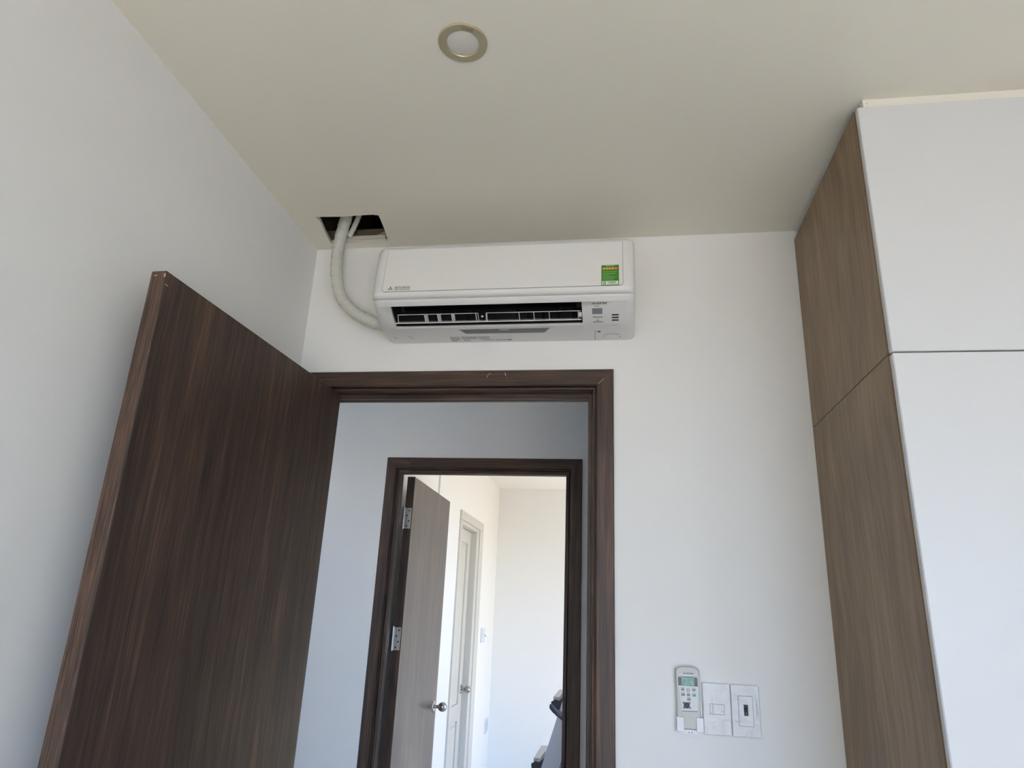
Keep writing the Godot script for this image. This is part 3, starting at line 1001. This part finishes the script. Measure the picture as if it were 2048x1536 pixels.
	var ub := Basis(Vector3(1, 0, 0), Vector3(0, sin(slope), cos(slope)), Vector3(0, -cos(slope), sin(slope)))
	for k in 2:
		st = begin()
		var ya := 0.086 - 0.012 * k
		bx(st, Vector3(0.566 + 0.006 * k, under.call(ya) - 0.0009, ya), Vector3(0.834 - 0.006 * k, under.call(ya) - 0.0004, ya + 0.0035), 0.0, 0)
		obj("grip_groove", st, M.seam_grey, t)
	for k in 7:
		var xk := 0.684 + 0.0046 * k
		box_part("embossed_mark", Vector3(xk, under.call(0.086) - 0.0012, 0.0858), Vector3(xk + 0.0034, under.call(0.086) - 0.0006, 0.0898), 0.0, M.plastic, t)
	var pr := []
	var rng := RandomNumberGenerator.new()
	rng.seed = 4
	var ink := Color8(92, 92, 96)
	for b in [[4, 4, 60, 40], [76, 4, 100, 30], [184, 4, 70, 26], [84, 38, 40, 18], [8, 46, 36, 12]]:
		var y: int = b[1]
		while y < b[1] + b[3]:
			var x: int = b[0]
			while x < b[0] + b[2]:
				var w := rng.randi_range(3, 14)
				pr.append([x, y, mini(w, b[0] + b[2] - x), 3, ink])
				x += w + rng.randi_range(1, 4)
			y += 6
	for r in [[190, 40, 90, 3], [290, 42, 90, 3], [200, 48, 120, 2], [330, 50, 60, 3], [366, 40, 20, 8]]:
		pr.append([r[0], r[1], r[2], r[3], ink])
	var rating := mat(Color.WHITE, 0.45)
	rating.albedo_texture = sheet_texture(396, 62, Color8(222, 223, 224), pr)
	st = begin()
	printed(st, Vector3(0.514, under.call(0.008), 0.008), Vector3(0.203, 0, 0), Vector3(0, under.call(0.046) - under.call(0.008), 0.038), 0.0003)
	obj("rating_print", st, rating, t).set_meta("label", "fine grey rating print on the underside")
	var arc := func(pts: Array) -> void:
		var s := begin()
		var r := []
		for p in pts:
			r.append(0.0007)
		tube(s, pts, r, 6)
		obj("knockout_line", s, M.seam_grey, t)
	var U := func(x: float, z: float) -> Vector3:
		return Vector3(x, under.call(z) - 0.0001, z)
	arc.call([U.call(0.332, 0.052), U.call(0.335, 0.045), U.call(0.340, 0.040)])
	arc.call([U.call(0.380, 0.052), U.call(0.388, 0.047), U.call(0.396, 0.036)])
	arc.call([U.call(0.9785, 0.075), U.call(0.9770, 0.030), U.call(0.9765, 0.004)])
	arc.call([U.call(1.004, 0.036), U.call(1.014, 0.043), U.call(1.026, 0.046), U.call(1.040, 0.044), U.call(1.052, 0.036)])
	for p in [[0.990, 0.062, 0.0055], [1.003, 0.022, 0.0018], [1.054, 0.024, 0.0018]]:
		st = begin()
		lathe(st, U.call(p[0], p[1]), Vector3(0, -1, 0), [[0.0, 0.0006], [p[2], 0.0005], [p[2], -0.001]], 16)
		obj("screw_cap", st, M.seam_grey, t)
	arc.call([Vector3(1.0015, 2.3436, 0.0955), Vector3(1.018, 2.3445, 0.1015), Vector3(1.040, 2.3446, 0.104), Vector3(1.062, 2.3452, 0.106), Vector3(1.0835, 2.3490, 0.109)])

# ------------------------------------------------------------------ pipe, lamp
func build_pipe() -> void:
	var t := thing("insulated_pipe", "white tape-wrapped pipe bending from the ceiling hole to the air conditioner", "pipe")
	var c := Curve3D.new()
	for p in [Vector3(0.175, 2.865, 0.165), Vector3(0.138, 2.775, 0.098), Vector3(0.116, 2.715, 0.074), Vector3(0.105, 2.655, 0.060), Vector3(0.107, 2.583, 0.054), Vector3(0.127, 2.503, 0.052), Vector3(0.170, 2.446, 0.052), Vector3(0.225, 2.407, 0.053), Vector3(0.275, 2.388, 0.055), Vector3(0.3025, 2.3865, 0.056)]:
		c.add_point(p)
	for k in c.point_count:
		var d: Vector3 = c.get_point_position(mini(k + 1, c.point_count - 1)) - c.get_point_position(maxi(k - 1, 0))
		c.set_point_in(k, -d * 0.17)
		c.set_point_out(k, d * 0.17)
	c.bake_interval = 0.003
	var n := 360
	var pts := []
	for k in n + 1:
		pts.append(c.sample_baked(c.get_baked_length() * k / n, true))
	# wrapped tape: overlapping turns give a slow helical step in the radius
	var st := begin()
	var sides := 32
	var noise := FastNoiseLite.new()
	noise.seed = 9
	noise.frequency = 14.0
	var up := Vector3(1, 0, 0)
	var rings := []
	for i in pts.size():
		var tg: Vector3 = (pts[mini(i + 1, n)] - pts[maxi(i - 1, 0)]).normalized()
		var a := (up - tg * up.dot(tg)).normalized()
		up = a
		var b := tg.cross(a)
		var ring := []
		for k in sides:
			var w := TAU * k / sides
			var turn := fposmod(c.get_baked_length() * i / n / 0.036 + float(k) / sides, 1.0)
			var r := 0.0186 + 0.0022 * turn + 0.0012 * noise.get_noise_3dv(pts[i] + a * cos(w) * 0.02 + b * sin(w) * 0.02)
			ring.append(pts[i] + (a * cos(w) + b * sin(w)) * r)
		rings.append(ring)
	st.set_smooth_group(1)
	for i in n:
		for k in sides:
			var k2 := (k + 1) % sides
			facing(st, [rings[i][k], rings[i][k2], rings[i + 1][k2], rings[i + 1][k]], (rings[i][k] + rings[i][k2]) * 0.5 - pts[i])
	obj("tape_wrap", st, M.wrap, t)
	# thinner drain hose taped to it, running up into the ceiling
	st = begin()
	var hp := []
	var hr := []
	for k in 30:
		var a := k / 29.0
		hp.append(Vector3(0.139, 2.712, 0.060).lerp(Vector3(0.215, 2.88, 0.165), a) + Vector3(0.012 * sin(a * PI), 0.0, -0.010 * sin(a * PI)))
		hr.append(0.0085 + (0.0008 if k % 2 == 0 else 0.0))
	tube(st, hp, hr, 14)
	obj("drain_hose", st, M.wrap, t).set_meta("label", "thin hose beside the wrapped pipe inside the ceiling hole")

func build_downlight() -> void:
	var t := thing("ceiling_downlight", "round unlit ceiling downlight with a champagne metal rim", "light", Vector3(0.7145, CEIL, 0.859))
	var st := begin()
	lathe(st, Vector3.ZERO, Vector3(0, -1, 0), [[0.0355, -0.004, 1], [0.0355, 0.0030, 1], [0.0368, 0.0044, 1], [0.0522, 0.0044, 1], [0.0545, 0.0028, 1], [0.0545, 0.0]], 64)
	obj("rim", st, M.champagne, t).set_meta("label", "champagne metal rim")
	st = begin()
	lathe(st, Vector3.ZERO, Vector3(0, -1, 0), [[0.0, 0.0022], [0.032, 0.0020], [0.0356, 0.0008]], 64)
	obj("diffuser", st, M.diffuser, t).set_meta("label", "matt white diffuser disc")
	st = begin()
	bx(st, Vector3(-0.0125, -0.0062, -0.005), Vector3(0.0125, -0.0048, 0.005), 0.0003)
	var tape := obj("tape_scrap", st, M.tape, t)
	tape.transform = Transform3D(Basis(Vector3(0, 1, 0), 0.42), Vector3(0.0195, 0.0009, 0.0395))
	tape.set_meta("label", "leftover scrap of film on the rim")

# ------------------------------------------------------------------ switches and remote
func build_switches() -> void:
	var zf := 0.0085
	# rocker switch plate
	var t := thing("light_switch", "white wall switch plate with one small horizontal rocker, next to the remote", "switch", Vector3(1.294, 1.298, 0.0))
	var st := begin()
	soft_plate(st, -0.0352, -0.0615, 0.0350, 0.0615, 0.003, 0.0, zf, 0.0016)
	obj("cover_plate", st, M.switch_white, t)
	st = begin()
	plate(st, rounded(-0.0183, -0.0128, 0.0185, 0.0122, 0.0006, 2), 0.004, zf + 0.0002)
	obj("rocker_gap", st, M.seam_grey, t)
	st = begin()
	soft_plate(st, -0.0176, -0.0121, 0.0178, 0.0115, 0.0006, 0.004, zf + 0.0012, 0.0005)
	obj("rocker", st, M.switch_white, t)
	box_part("rocker_mark", Vector3(0.0098, -0.0058, zf + 0.0010), Vector3(0.0168, -0.0050, zf + 0.0014), 0.0, M.seam_grey, t)
	# breaker plate
	t = thing("breaker_switch", "white wall plate with a black toggle breaker, beside the wardrobe", "switch", Vector3(1.3655, 1.298, 0.0))
	st = begin()
	soft_plate(st, -0.0350, -0.0615, 0.0355, 0.0615, 0.003, 0.0, zf, 0.0016)
	obj("cover_plate", st, M.switch_white, t)
	st = begin()
	plate(st, rounded(-0.0182, -0.0363, 0.0188, 0.0355, 0.0006, 2), 0.004, zf + 0.0002)
	obj("insert_gap", st, M.seam_grey, t)
	st = begin()
	soft_plate(st, -0.0175, -0.0356, 0.0181, 0.0348, 0.0006, 0.004, zf + 0.0014, 0.0005)
	obj("insert", st, M.switch_white, t)
	st = begin()
	plate(st, rounded(-0.0048, -0.0112, 0.0058, 0.0150, 0.0006, 2), 0.004, zf + 0.0017)
	obj("toggle_slot", st, M.black, t)
	st = begin()
	bx(st, Vector3(-0.0030, 0.000, zf), Vector3(0.0040, 0.0060, zf + 0.009), 0.001)
	obj("toggle", st, M.black, t)
	box_part("toggle_mark", Vector3(-0.0022, -0.0080, zf + 0.0012), Vector3(0.0030, -0.0032, zf + 0.0020), 0.0004, M.button_dark, t)
	# remote holder
	t = thing("remote_holder", "white wall bracket gripping the bottom of the remote control", "holder", Vector3(1.2235, 1.25, 0.0))
	st = begin()
	plate(st, rounded(-0.0330, -0.010, 0.0330, 0.075, 0.004), 0.0, 0.003)
	obj("back_plate", st, M.holder, t)
	for s in [-1.0, 1.0]:
		st = begin()
		var xi: float = 0.0155 if s > 0 else -0.0335
		var xo: float = 0.0335 if s > 0 else -0.0155
		soft_plate(st, xi, -0.0075, xo, 0.0265, 0.003, 0.0215, 0.0245, 0.0010)
		bx(st, Vector3(0.0312 if s > 0 else -0.0335, -0.007, 0.003), Vector3(0.0335 if s > 0 else -0.0312, 0.026, 0.0225), 0.0005)
		obj("side_clip", st, M.holder, t)
	st = begin()
	plate(st, [Vector2(-0.0335, -0.0035), Vector2(-0.0335, -0.0075), Vector2(-0.0255, -0.0105), Vector2(0.0, -0.0145), Vector2(0.0255, -0.0105), Vector2(0.0335, -0.0075), Vector2(0.0335, -0.0035)], 0.0, 0.016)
	obj("bottom_lip", st, M.holder, t)
	for x in [-0.003, 0.0045]:
		box_part("drain_slot", Vector3(x - 0.001, -0.0118, 0.0158), Vector3(x + 0.001, -0.0085, 0.0164), 0.0, M.seam_grey, t)
	# remote
	t = thing("remote_control", "pale grey air conditioner remote with green display in a wall bracket", "remote", Vector3(1.2215, 1.2475, 0.004))
	st = begin()
	var outl := []
	for p in [[-0.0270, 0.0], [0.0280, 0.0], [0.0300, 0.004], [0.0305, 0.138]]:
		outl.append(Vector2(p[0], p[1]))
	for k in range(1, 12):
		var w := PI * k / 12.0
		outl.append(Vector2(0.0 + 0.0305 * pow(absf(cos(w)), 0.6) * signf(cos(w)), 0.138 + 0.0125 * sin(w)))
	outl.append(Vector2(-0.0305, 0.138))
	outl.append(Vector2(-0.0290, 0.004))
	plate(st, outl, 0.0, 0.013)
	var ins := []
	for p in outl:
		ins.append(Vector2(p.x * 0.93, 0.075 + (p.y - 0.075) * 0.972))
	for j in outl.size():
		var k := (j + 1) % outl.size()
		facing(st, [Vector3(outl[j].x, outl[j].y, 0.013), Vector3(outl[k].x, outl[k].y, 0.013), Vector3(ins[k].x, ins[k].y, 0.0165), Vector3(ins[j].x, ins[j].y, 0.0165)], Vector3((outl[j] + outl[k]).x, (outl[j] + outl[k]).y - 0.15, 0.01))
	var top := []
	for p in ins:
		top.append(Vector3(p.x, p.y, 0.0165))
	facing(st, top, Vector3(0, 0, 1))
	obj("remote_body", st, M.remote, t)
	var zr := 0.0165
	st = begin()
	plate(st, [Vector2(-0.0175, 0.0425), Vector2(0.0225, 0.0435), Vector2(0.0255, 0.132), Vector2(-0.0255, 0.131)], zr - 0.002, zr + 0.0004)
	obj("face_plate", st, M.remote_face, t)
	st = begin()
	plate(st, [Vector2(-0.0255, 0.1285), Vector2(-0.012, 0.1262), Vector2(0.0, 0.1253), Vector2(0.012, 0.1262), Vector2(0.0252, 0.1290), Vector2(0.0252, 0.1282), Vector2(0.012, 0.1252), Vector2(0.0, 0.1243), Vector2(-0.012, 0.1252), Vector2(-0.0255, 0.1276)], zr - 0.001, zr + 0.0007)
	obj("trim_line", st, M.seam_grey, t)
	lettering("MITSUBISHI", 0.0042, M.button_dark, t, Vector3(-0.0040, 0.1310, zr + 0.0004), Basis.IDENTITY, 0.0195)
	st = begin()
	for r in 3:
		var w: float = PI * 0.5 + TAU * r / 3.0
		var d := Vector2(cos(w), sin(w))
		var e := Vector2(-d.y, d.x)
		var o := Vector2(-0.0085, 0.1325)
		plate(st, [o, o + d * 0.0017 + e * 0.0010, o + d * 0.0034, o + d * 0.0017 - e * 0.0010], zr, zr + 0.0005)
	obj("maker_mark", st, M.button_dark, t)
	# display
	st = begin()
	plate(st, [Vector2(-0.0242, 0.1035), Vector2(0.0248, 0.1030), Vector2(0.0242, 0.1240), Vector2(-0.0245, 0.1240)], zr - 0.001, zr + 0.0009)
	obj("display_bezel", st, M.button_dark, t)
	var seg := Color8(62, 110, 98)
	var lcd := mat(Color.WHITE, 0.2)
	var lr := []
	for r in [[8, 12, 10, 2], [16, 14, 2, 8], [8, 22, 10, 2], [8, 24, 2, 8], [8, 32, 10, 2], [22, 12, 10, 2], [22, 14, 2, 18], [30, 14, 2, 18], [22, 32, 10, 2], [42, 8, 14, 2], [42, 16, 14, 2], [42, 24, 14, 2], [44, 8, 2, 16], [54, 8, 2, 16], [62, 6, 2, 22], [68, 6, 8, 2], [68, 14, 8, 2], [74, 8, 2, 14], [42, 34, 24, 2], [42, 34, 2, 10], [64, 34, 2, 10], [42, 42, 24, 2], [82, 8, 3, 30], [6, 40, 12, 4]]:
		lr.append([r[0], r[1], r[2], r[3], seg])
	lcd.albedo_texture = sheet_texture(90, 50, Color8(140, 192, 170), lr)
	st = begin()
	printed(st, Vector3(-0.0165, 0.1046, zr + 0.0009), Vector3(0.0335, 0, 0), Vector3(0, 0.0182, 0), 0.0003)
	obj("display", st, lcd, t).set_meta("label", "green liquid crystal display")
	for k in 4:
		for s in [-0.0223, 0.0188]:
			box_part("display_mark", Vector3(s, 0.1062 + 0.0044 * k, zr + 0.0008), Vector3(s + 0.0040, 0.1082 + 0.0044 * k, zr + 0.0011), 0.0, M.button_grey, t)
	# buttons
	for b in [[-0.0138, 0.0938, "g"], [0.0145, 0.0938, "g"], [-0.0132, 0.0815, "s"], [0.0005, 0.0815, "g"], [0.0148, 0.0812, "t"], [0.0012, 0.0708, "s"]]:
		st = begin()
		soft_plate(st, b[0] - 0.0045, b[1] - 0.0028, b[0] + 0.0045, b[1] + 0.0028, 0.0024 if b[2] == "g" else 0.0008, zr - 0.001, zr + 0.0018, 0.0006)
		obj("button", st, M.button_teal if b[2] == "t" else M.button_grey, t)
		box_part("button_print", Vector3(b[0] - 0.0050, b[1] + 0.0042, zr + 0.0003), Vector3(b[0] + 0.0048, b[1] + 0.0052, zr + 0.0006), 0.0, M.button_grey, t)
	st = begin()
	lathe(st, Vector3(0.0003, 0.0935, zr - 0.001), Vector3(0, 0, 1), [[0.0, 0.0030], [0.0042, 0.0026], [0.0050, 0.0018], [0.0050, 0.0]], 20)
	obj("button", st, M.remote, t)
	st = begin()
	lathe(st, Vector3(-0.0048, 0.0565, zr - 0.001), Vector3(0, 0, 1), [[0.0, 0.0032], [0.0062, 0.0028], [0.0075, 0.0018], [0.0075, 0.0]], 24)
	obj("button", st, M.button_dark, t)
	for c in [[-0.0122, 0.0622], [0.0022, 0.0628], [-0.0118, 0.0505], [0.0030, 0.0510]]:
		st = begin()
		lathe(st, Vector3(c[0], c[1], zr - 0.001), Vector3(0, 0, 1), [[0.0, 0.0026], [0.0022, 0.0022], [0.0028, 0.0014], [0.0028, 0.0]], 14)
		obj("button", st, M.button_grey, t)
	st = begin()
	plate(st, [Vector2(-0.0170, 0.0430), Vector2(0.0222, 0.0440), Vector2(0.0222, 0.0428), Vector2(-0.0170, 0.0418)], zr - 0.001, zr + 0.0008)
	obj("flap_edge", st, M.seam_grey, t)

	# second room: switch and blank plate on the left wall
	t = thing("light_switch", "white switch plate with a loose wire beside the cream door", "switch", Vector3(FAR_X, 1.307, -4.30))
	box_part("cover_plate", Vector3(0, -0.06, -0.09), Vector3(0.009, 0.06, 0.075), 0.002, M.white_board, t)
	box_part("rocker", Vector3(0.008, -0.02, -0.03), Vector3(0.012, 0.02, 0.03), 0.001, M.white_board, t)
	st = begin()
	tube(st, [Vector3(0.010, 0.0, -0.07), Vector3(0.016, -0.008, -0.085), Vector3(0.017, -0.012, -0.10)], [0.003, 0.0025, 0.002], 8)
	obj("wire", st, M.seam_grey, t)
	t = thing("blank_plate", "white blank wall plate low in the corner of the second room", "wall plate", Vector3(FAR_X, 0.53, -4.70))
	box_part("cover_plate", Vector3(0, -0.062, -0.06), Vector3(0.009, 0.062, 0.06), 0.002, M.white_board, t)
	box_part("insert", Vector3(0.008, -0.04, -0.04), Vector3(0.010, 0.04, 0.04), 0.0008, M.board_edge, t)

# ------------------------------------------------------------------ ladder
func build_ladder() -> void:
	var t := thing("step_ladder", "aluminium step ladder with black plastic treads behind the far door frame", "ladder", Vector3(0.0, 0.0, 0.0))
	# front rails lean to the right as they rise; treads face left
	var foot := Vector3(0.372, 0.0, -2.5)
	var lean := Vector3(0.322, 1.0, 0.0)
	var dir := lean.normalized()
	var side := Vector3(dir.y, -dir.x, 0)
	var strip := func(called: String, at: Vector3, d: Vector3, s: Vector3, length: float, a: float, b: float, z0: float, z1: float, m: Material) -> void:
		var st := begin()
		var pts := []
		for e in [0.0, length]:
			for k in [[a, z0], [b, z0], [b, z1], [a, z1]]:
				pts.append(at + d * e + s * k[0] + Vector3(0, 0, k[1]))
		for f in [[0, 1, 2, 3, -d], [4, 5, 6, 7, d], [0, 1, 5, 4, Vector3(0, 0, -1)], [2, 3, 7, 6, Vector3(0, 0, 1)], [0, 3, 7, 4, -s], [1, 2, 6, 5, s]]:
			facing(st, [pts[f[0]], pts[f[1]], pts[f[2]], pts[f[3]]], f[4])
		obj(called, st, m, t)
	for z in [0.0, -0.46]:
		var at := foot + Vector3(0, 0, z)
		strip.call("rail_edge", at, dir, side, 1.30, 0.0, 0.014, -0.016, 0.016, M.alu)
		strip.call("rail_web", at, dir, side, 1.30, 0.0141, 0.070, -0.005, 0.005, M.alu)
		strip.call("rail_edge", at, dir, side, 1.30, 0.0701, 0.082, -0.016, 0.016, M.alu)
		strip.call("rail_groove", at, dir, side, 1.30, 0.0821, 0.086, -0.010, 0.010, M.alu)
		strip.call("rail_edge", at, dir, side, 1.30, 0.0861, 0.100, -0.016, 0.016, M.alu)
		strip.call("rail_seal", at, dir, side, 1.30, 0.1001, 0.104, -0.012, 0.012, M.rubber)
		strip.call("rear_rail", Vector3(1.12, 0.0, -2.5 + z), Vector3(-0.30, 1.0, 0).normalized(), Vector3(0.958, 0.287, 0), 1.28, 0.0, 0.05, -0.012, 0.012, M.alu)
	for y in [0.335, 0.675, 1.015]:
		var o: Vector3 = foot + lean * y
		var tr := box_part("tread", Vector3(o.x - 0.056, y + 0.000, -2.942), Vector3(o.x + 0.045, y + 0.022, -2.518), 0.002, M.alu, t)
		var st := begin()
		# pale end cheek rising to the rail, black plastic bracket under it
		plate(st, [Vector2(o.x - 0.056, y - 0.004), Vector2(o.x - 0.020, y + 0.020), Vector2(o.x + 0.012, y + 0.062), Vector2(o.x + 0.022, y + 0.060), Vector2(o.x + 0.004, y - 0.004)], -2.517, -2.512)
		obj("tread_cheek", st, M.white_board, tr)
		st = begin()
		plate(st, [Vector2(o.x - 0.066, y - 0.006), Vector2(o.x - 0.044, y + 0.006), Vector2(o.x - 0.018, y + 0.002), Vector2(o.x + 0.010, y + 0.030), Vector2(o.x - 0.014, y - 0.052), Vector2(o.x - 0.034, y - 0.085), Vector2(o.x - 0.040, y - 0.050), Vector2(o.x - 0.062, y - 0.030)], -2.511, -2.484)
		obj("tread_bracket", st, M.rubber, tr)
	# top platform, and the grip bar at the upper tread
	box_part("top_step", Vector3(0.72, 1.24, -2.97), Vector3(0.88, 1.27, -2.49), 0.004, M.rubber, t)
	var sg := begin()
	var o2 := foot + lean * 1.015
	tube(sg, [Vector3(o2.x - 0.064, 0.996, -2.470), Vector3(o2.x - 0.060, 0.986, -2.464), Vector3(o2.x - 0.045, 0.970, -2.462), Vector3(o2.x + 0.010, 0.930, -2.462), Vector3(o2.x + 0.09, 0.880, -2.464)], [0.010, 0.016, 0.0165, 0.0165, 0.014], 16)
	obj("grip_bar", sg, M.grip, t)
